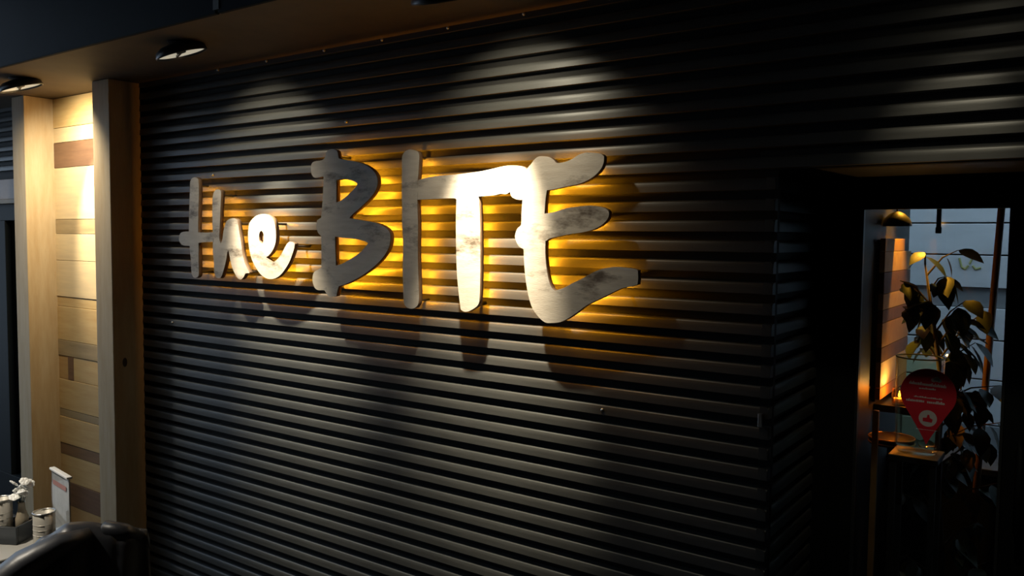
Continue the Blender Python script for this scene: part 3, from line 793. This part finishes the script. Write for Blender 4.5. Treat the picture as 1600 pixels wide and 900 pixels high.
def spotlight(x, tilt, aim, label, beam, spill, size=42, edge=1.0, saim=(0.0, 0.64, -0.77), ssize=100, col=(1.0, 0.90, 0.66)):
    hy, hz = -0.395, 2.528
    root = tag(empty('ceiling_spotlight', (x, hy, SOFFIT)), label, 'lamp', 'spotlights under the soffit')
    obj('canopy', lathe(bmesh.new(), [(0.0001, 0.0), (0.05, 0.0), (0.05, -0.003), (0.045, -0.004), (0.0001, -0.002)], 24), M_LAMPBODY, root, smooth=False)
    n = Vector(tilt).normalized()
    # head: local -z is the beam direction
    q = (-n).to_track_quat('Z', 'Y')
    head = obj('housing', lathe(bmesh.new(), [(0.0001, 0.026), (0.045, 0.025), (0.075, 0.018), (0.096, 0.002), (0.100, -0.012), (0.100, -0.020), (0.095, -0.020), (0.094, 0.004), (0.070, 0.016), (0.0001, 0.018)], 40), M_LAMPBODY, root, smooth=True)
    head.rotation_mode = 'QUATERNION'
    head.rotation_quaternion = q
    head.location = (0, 0, hz - SOFFIT - 0.008)
    obj('reflector', lathe(bmesh.new(), [(0.093, -0.012), (0.080, -0.003), (0.050, 0.006), (0.018, 0.010)], 40), M_REFLECTOR, head, smooth=True, label='lit silvery reflector')
    obj('lamp_cap', lathe(bmesh.new(), [(0.0001, -0.013), (0.018, -0.012), (0.020, -0.004), (0.018, 0.010)], 20), M_LAMPBODY, head, smooth=True)
    obj('bridge', bx(bmesh.new(), -0.094, 0.094, -0.005, 0.005, -0.012, -0.006), M_LAMPBODY, head)
    for nm, en, size, blend, dr in (('beam', beam, size, edge, aim), ('spill_beam', spill, ssize, 1.0, saim)):
        if en <= 0:
            continue
        l = bpy.data.lights.new(nm, 'SPOT')
        l.energy = en
        l.color = col
        l.spot_size = R(size)
        l.spot_blend = blend
        l.shadow_soft_size = 0.022
        o = bpy.data.objects.new(nm, l)
        COL.objects.link(o)
        o.parent = root
        o.location = Vector((0, 0, hz - SOFFIT - 0.008)) + n * 0.028
        o.rotation_euler = (-Vector(dr)).to_track_quat('Z', 'Y').to_euler()
    return root


spotlight(-3.03, (0.12, 0.29, -0.95), (0.14, 0.36, -0.92), 'round dark spotlight under the soffit above the small letters', SPOT_BEAM, SPOT_SPILL)
spotlight(-1.655, (-0.08, 0.36, -0.93), (-0.07, 0.39, -0.92), 'round dark spotlight under the soffit above the large letters', SPOT_BEAM, SPOT_SPILL)
spotlight(-4.41, (0.10, 0.28, -0.95), (0.0, 0.55, -0.83), 'round dark spotlight under the soffit by the plank panel', SPOT_BEAM * 0.6, 75.0, 42, 0.6, (-0.2, 0.65, -0.75), 125)
spotlight(-0.27, (0.0, 0.45, -0.88), (-0.08, 0.58, -0.80), 'round dark spotlight under the soffit above the glass door', 8.0, 0.4)

# ================================================================== TABLE AND WHAT STANDS ON IT
TZ = 0.75
tb = tag(empty('bistro_table', (-3.16, -1.36, 0)), 'pale square table with a dark frame in front of the posts', 'table')
obj('top', bx(bmesh.new(), -0.40, 0.38, -0.38, 0.33, TZ - 0.025, TZ, 0.004), mat('pale_tabletop', (0.42, 0.41, 0.38), 0.35, var=0.15, vscale=5), tb)
for sx in (-0.36, 0.32):
    for sy in (-0.33, 0.28):
        obj('leg', bx(bmesh.new(), sx, sx + 0.035, sy, sy + 0.035, 0, TZ - 0.025, 0.002), M_FRAME, tb)
obj('apron', bx(bmesh.new(), -0.36, 0.355, -0.33, -0.315, TZ - 0.09, TZ - 0.025), M_FRAME, tb)
obj('apron', bx(bmesh.new(), -0.36, 0.355, 0.30, 0.315, TZ - 0.09, TZ - 0.025), M_FRAME, tb)

cd = tag(empty('condiment_caddy', (-2.872, -1.118, TZ + 0.001), R(30)), 'dark open caddy box on the pale table', 'caddy')
M_CADDY = mat('caddy_lacquer', (0.030, 0.036, 0.042), 0.3)
for c in ((-0.34, 0.0, 0.0, 0.010, 0, 0.058), (-0.34, 0.0, 0.100, 0.110, 0, 0.058)):
    obj('long_side', bx(bmesh.new(), *c, 0.002), M_CADDY, cd)
for c in ((-0.34, -0.33, 0.010, 0.100, 0, 0.058), (-0.010, 0.0, 0.010, 0.100, 0, 0.058)):
    obj('short_side', bx(bmesh.new(), *c, 0.002), M_CADDY, cd)
obj('base', bx(bmesh.new(), -0.33, -0.01, 0.010, 0.100, 0, 0.008), M_CADDY, cd)


def can(loc, label, h=0.115, r=0.033):
    c = tag(empty('tin_can', loc), label, 'can', 'tin cans on the table')
    obj('body', lathe(bmesh.new(), [(0.0001, 0.002), (r - 0.001, 0.0), (r, 0.004), (r, h - 0.004), (r - 0.002, h - 0.003), (r - 0.002, 0.010), (0.0001, 0.009)], 32), M_TIN, c, smooth=False)
    for f in c.children[0].data.polygons:
        f.use_smooth = True
    b_ = bmesh.new()
    tube(b_, [(r * math.cos(2 * math.pi * i / 36), r * math.sin(2 * math.pi * i / 36), h - 0.003) for i in range(37)], 0.0028, 8, cap=False)
    obj('rim', b_, M_STEEL, c, smooth=True, label='rolled bright rim')
    for zz in (0.35, 0.5, 0.65):
        b_ = bmesh.new()
        tube(b_, [(r * math.cos(2 * math.pi * i / 36), r * math.sin(2 * math.pi * i / 36), h * zz) for i in range(37)], 0.0011, 6, cap=False)
        obj('ridge', b_, M_TIN, c, smooth=True)
    return c


cdm = Matrix.Translation((-2.872, -1.118, TZ + 0.001)) @ Matrix.Rotation(R(30), 4, 'Z')
can(cdm @ Vector((-0.092, 0.05, 0.0085)), 'tin can standing inside the dark caddy', h=0.130, r=0.035)
can((-2.800, -1.062, TZ + 0.001), 'tin can on the pale table at the corner of the caddy')

# menu holder in the back of the caddy
mh = tag(empty('menu_holder', (-2.925, -0.975, TZ + 0.001), R(-8)), 'upright clear menu holder with a pale card on the table', 'menu')
obj('foot', bx(bmesh.new(), 0.0, 0.17, -0.03, 0.03, 0.0, 0.004, 0.001), M_STEEL, mh)
obj('card', bx(bmesh.new(), 0.002, 0.168, -0.0015, 0.0015, 0.004, 0.214), mat('menu_card', (0.46, 0.47, 0.46), 0.5, var=0.3, vscale=16), mh)
obj('sleeve', bx(bmesh.new(), 0.0, 0.17, -0.004, 0.004, 0.004, 0.216), glass_mat('acrylic', (0.96, 0.96, 0.96), 1.45), mh)
obj('top_edge', bx(bmesh.new(), -0.001, 0.171, -0.009, 0.009, 0.214, 0.222, 0.002), M_WHITE, mh, label='bright white top edge')
obj('printed_band', bx(bmesh.new(), 0.02, 0.15, -0.0048, -0.0042, 0.168, 0.184), mat('menu_red', (0.35, 0.16, 0.14), 0.5), mh, label='faint red printed band')

# white flowers in a little bottle
fv = tag(empty('flower_bottle', cdm @ Vector((-0.034, 0.074, 0.0085))), 'little bottle with a bunch of white flowers beside the menu', 'flowers')
obj('bottle', lathe(bmesh.new(), [(0.0001, 0.001), (0.020, 0.001), (0.021, 0.06), (0.012, 0.085), (0.010, 0.11), (0.012, 0.112)], 20), mat('stoneware', (0.35, 0.30, 0.22), 0.4), fv, smooth=True)
rf = random.Random(5)
M_PETAL = mat('petal', (0.85, 0.85, 0.82), 0.5)
bl = bmesh.new()
for k in range(6):
    a = 2 * math.pi * k / 6
    A = Vector((math.cos(a), math.sin(a), 0)) * 0.009
    lathe(bl, [(0.0001, -0.003), (0.007, -0.002), (0.008, 0.001), (0.0001, 0.004)], 8, A)
lathe(bl, [(0.0001, -0.002), (0.004, 0.0), (0.0001, 0.005)], 6)
bme = bpy.data.meshes.new('blossom')
bl.to_mesh(bme)
bl.free()
bme.materials.append(M_PETAL)
for k in range(16):
    a, rr_ = rf.uniform(0, 6.28), 0.026 * math.sqrt(rf.random())
    p_ = Vector((rr_ * math.cos(a), rr_ * math.sin(a), 0.158 + rf.uniform(-0.025, 0.03)))
    b_ = link('blossom', bme, None, fv)
    b_.location = p_
    b_.rotation_euler = (rf.uniform(-.8, .8), rf.uniform(-.8, .8), rf.uniform(0, 3))
    if k % 2 == 0:
        obj('stem', tube(bmesh.new(), [(0, 0, 0.09), p_], 0.0012, 5), M_LEAF, fv)

nk = tag(empty('folded_napkin', (-2.90, -1.225, TZ + 0.0005), R(25)), 'white folded paper napkin on the pale table', 'napkin')
for i in range(3):
    obj('fold', bx(bmesh.new(), -0.08, 0.05 - 0.003 * i, -0.05, 0.04 - 0.002 * i, 0.0022 * i, 0.0022 * i + 0.002, 0.0008), M_WHITE, nk)

# added pendant, out of view: fill light for the table and jacket
pt = tag(empty('fill_pendant', (-2.95, -1.75, 2.15)), 'added dark pendant lamp out of view, lighting the table', 'lamp')
obj('shade', lathe(bmesh.new(), [(0.150, 0.0), (0.148, 0.02), (0.110, 0.10), (0.045, 0.15), (0.020, 0.16), (0.0001, 0.162)], 36), M_FRAME, pt, smooth=True)
obj('bulb', lathe(bmesh.new(), [(0.0001, 0.030), (0.022, 0.042), (0.028, 0.065), (0.018, 0.10), (0.014, 0.14)], 20), mat('lit_bulb', (0.9, 0.85, 0.7), 0.5, emit=(1.0, 0.88, 0.66), estr=6.0), pt, smooth=True)
obj('cord', tube(bmesh.new(), [(0, 0, 0.16), (0, 0, 0.952)], 0.004, 8), M_FRAME, pt)
pl_ = bpy.data.lights.new('fill_beam', 'SPOT')
pl_.energy = FILL_PENDANT
pl_.color = (1.0, 0.90, 0.74)
pl_.spot_size = R(84)
pl_.spot_blend = 0.6
pl_.shadow_soft_size = 0.03
po_ = bpy.data.objects.new('fill_beam', pl_)
COL.objects.link(po_)
po_.parent = pt
po_.location = (0, 0, 0.01)

# ================================================================== CHAIR WITH A BLACK JACKET
ch = tag(empty('dining_chair', (-2.50, -1.12, 0), math.atan2(0.89, 0.45)), 'dark wooden chair under the black jacket', 'chair')
M_CHAIR = mat('dark_chair_wood', (0.030, 0.022, 0.016), 0.5, var=0.3)
# local x runs along the back rest, local +y points to the table (seat side)
for sx in (-0.19, 0.19):
    obj('leg', tube(bmesh.new(), [(sx, 0.0, 0.0), (sx, 0.02, 0.45), (sx, 0.0, 0.80)], 0.016, 10), M_CHAIR, ch, smooth=True)
    obj('leg', tube(bmesh.new(), [(sx * 0.95, 0.40, 0.0), (sx * 0.95, 0.39, 0.44)], 0.016, 10), M_CHAIR, ch, smooth=True)
obj('seat', bx(bmesh.new(), -0.21, 0.21, 0.0, 0.42, 0.44, 0.465, 0.008), M_CHAIR, ch)
obj('top_rail', bx(bmesh.new(), -0.215, 0.215, -0.014, 0.014, 0.745, 0.812, 0.006), M_CHAIR, ch)
obj('slat', bx(bmesh.new(), -0.19, 0.19, -0.008, 0.008, 0.60, 0.64, 0.003), M_CHAIR, ch)

jk = tag(empty('black_jacket', (-2.50, -1.12, 0), math.atan2(0.89, 0.45)), 'black jacket draped over the chair in front of the table', 'jacket')
M_JACK = mat('black_nylon', (0.030, 0.033, 0.042), 0.42, spec=0.6, var=0.3, vscale=12, bump=0.3, bscale=25)


def top_z(u):
    # ridge height along the chair back (u = -1 left ... 1 right)
    pts = [(-1.3, 0.775), (-1.0, 0.79), (-0.7, 0.815), (-0.35, 0.872), (0.0, 0.900), (0.25, 0.902), (0.5, 0.885), (0.62, 0.868), (0.75, 0.862), (0.98, 0.858), (1.05, 0.80)]
    for (a, za), (b, zb) in zip(pts, pts[1:]):
        if a <= u <= b:
            t = (u - a) / (b - a)
            t = t * t * (3 - 2 * t)
            return za + (zb - za) * t
    return pts[-1][1]


bm = bmesh.new()
NU, NV = 72, 44
grid = []
for i in range(NU + 1):
    u = -1.3 + 2.32 * i / NU
    x = u * 0.21
    zt = top_z(max(-1.3, min(1.05, u)))
    row = []
    for j in range(NV + 1):
        v = j / NV
        rad = 0.045 + 0.012 * math.sin(5 * u)
        if v < 0.35:
            t = v / 0.35
            y, z = rad + 0.05 * (1 - t), zt - rad - 0.30 * (1 - t)
        elif v < 0.6:
            a = math.pi * (v - 0.35) / 0.25
            y, z = rad * math.cos(a), zt - rad + rad * math.sin(a)
        else:
            t = (v - 0.6) / 0.4
            y, z = -rad - 0.07 * math.sin(t * 1.6), zt - rad - 0.52 * t
        w = noise.noise(Vector((u * 2.4 + 0.8 * v, v * 3.0, 1.7)))
        fold = 0.016 * math.sin(9 * u + 4 * v + 3 * w) * min(1, abs(v - 0.475) * 5 + 0.25) + 0.014 * w
        nrm = Vector((0, y, z - (zt - rad))).normalized() if abs(z - (zt - rad)) < rad else Vector((0, 1 if y > 0 else -1, 0))
        p_ = Vector((x + 0.008 * w, y, z)) + nrm * fold
        row.append(bm.verts.new(p_))
    grid.append(row)
for i in range(NU):
    for j in range(NV):
        bm.faces.new((grid[i][j], grid[i + 1][j], grid[i + 1][j + 1], grid[i][j + 1]))
jb = obj('body', bm, M_JACK, jk, smooth=True)
so_ = jb.modifiers.new('thickness', 'SOLIDIFY')
so_.thickness = 0.004
so_.offset = 0
# sleeve hanging over the left shoulder and the crumpled hood on the ridge
bm = bmesh.new()
sp = [(-0.27, -0.09, 0.70), (-0.20, -0.085, 0.765), (-0.12, -0.075, 0.825), (-0.03, -0.055, 0.862), (0.05, -0.03, 0.875)]
tube(bm, sp, [0.040, 0.046, 0.044, 0.036, 0.02], 18)
for v in bm.verts:
    w = noise.noise(v.co * 14)
    v.co += Vector((0.0, 0.010 * w, 0.008 * w))
sl = obj('sleeve', bm, M_JACK, jk, smooth=True)
bm = bmesh.new()
tube(bm, [(0.07, 0.02, 0.83), (0.10, -0.012, 0.868), (0.145, -0.02, 0.856), (0.19, -0.01, 0.835)], [0.02, 0.034, 0.030, 0.018], 16)
for v in bm.verts:
    w = noise.noise(v.co * 18 + Vector((3, 0, 0)))
    v.co += Vector((0.004 * w, 0.010 * w, 0.008 * w))
obj('hood', bm, M_JACK, jk, smooth=True)

# ================================================================== PALE THINGS BEHIND THE LEFT WINDOW
gs = tag(box('frosted_screen', -6.95, -6.5, 0.50, 0.515, 1.68, SOFFIT, mat('frosted', (0.30, 0.36, 0.32), 0.6, var=0.3), bev=0.002), 'pale green frosted sheet inside the left window', 'screen')
for (cx, cy, cz), lab in (((-6.17, 0.30, 1.57), 'upper white cone with an added glow inside the left window'), ((-6.42, 0.40, 1.31), 'lower white cone with an added glow inside the left window')):
    e = tag(empty('glowing_cone', (cx, cy, cz)), lab, 'lamp', 'white cones with added glow in the left window')
    obj('shade', lathe(bmesh.new(), [(0.075, 0.0), (0.030, 0.09), (0.012, 0.10)], 28), mat('added_glow', (0.8, 0.8, 0.78), 0.5, emit=(0.72, 0.85, 1.0), estr=0.45), e, smooth=True)  # made-up cones, glow added so they show pale through the pane
    obj('cord', tube(bmesh.new(), [(0, 0, 0.095), (0.0, 0, SOFFIT - cz)], 0.0025, 6), M_BLACK, e)
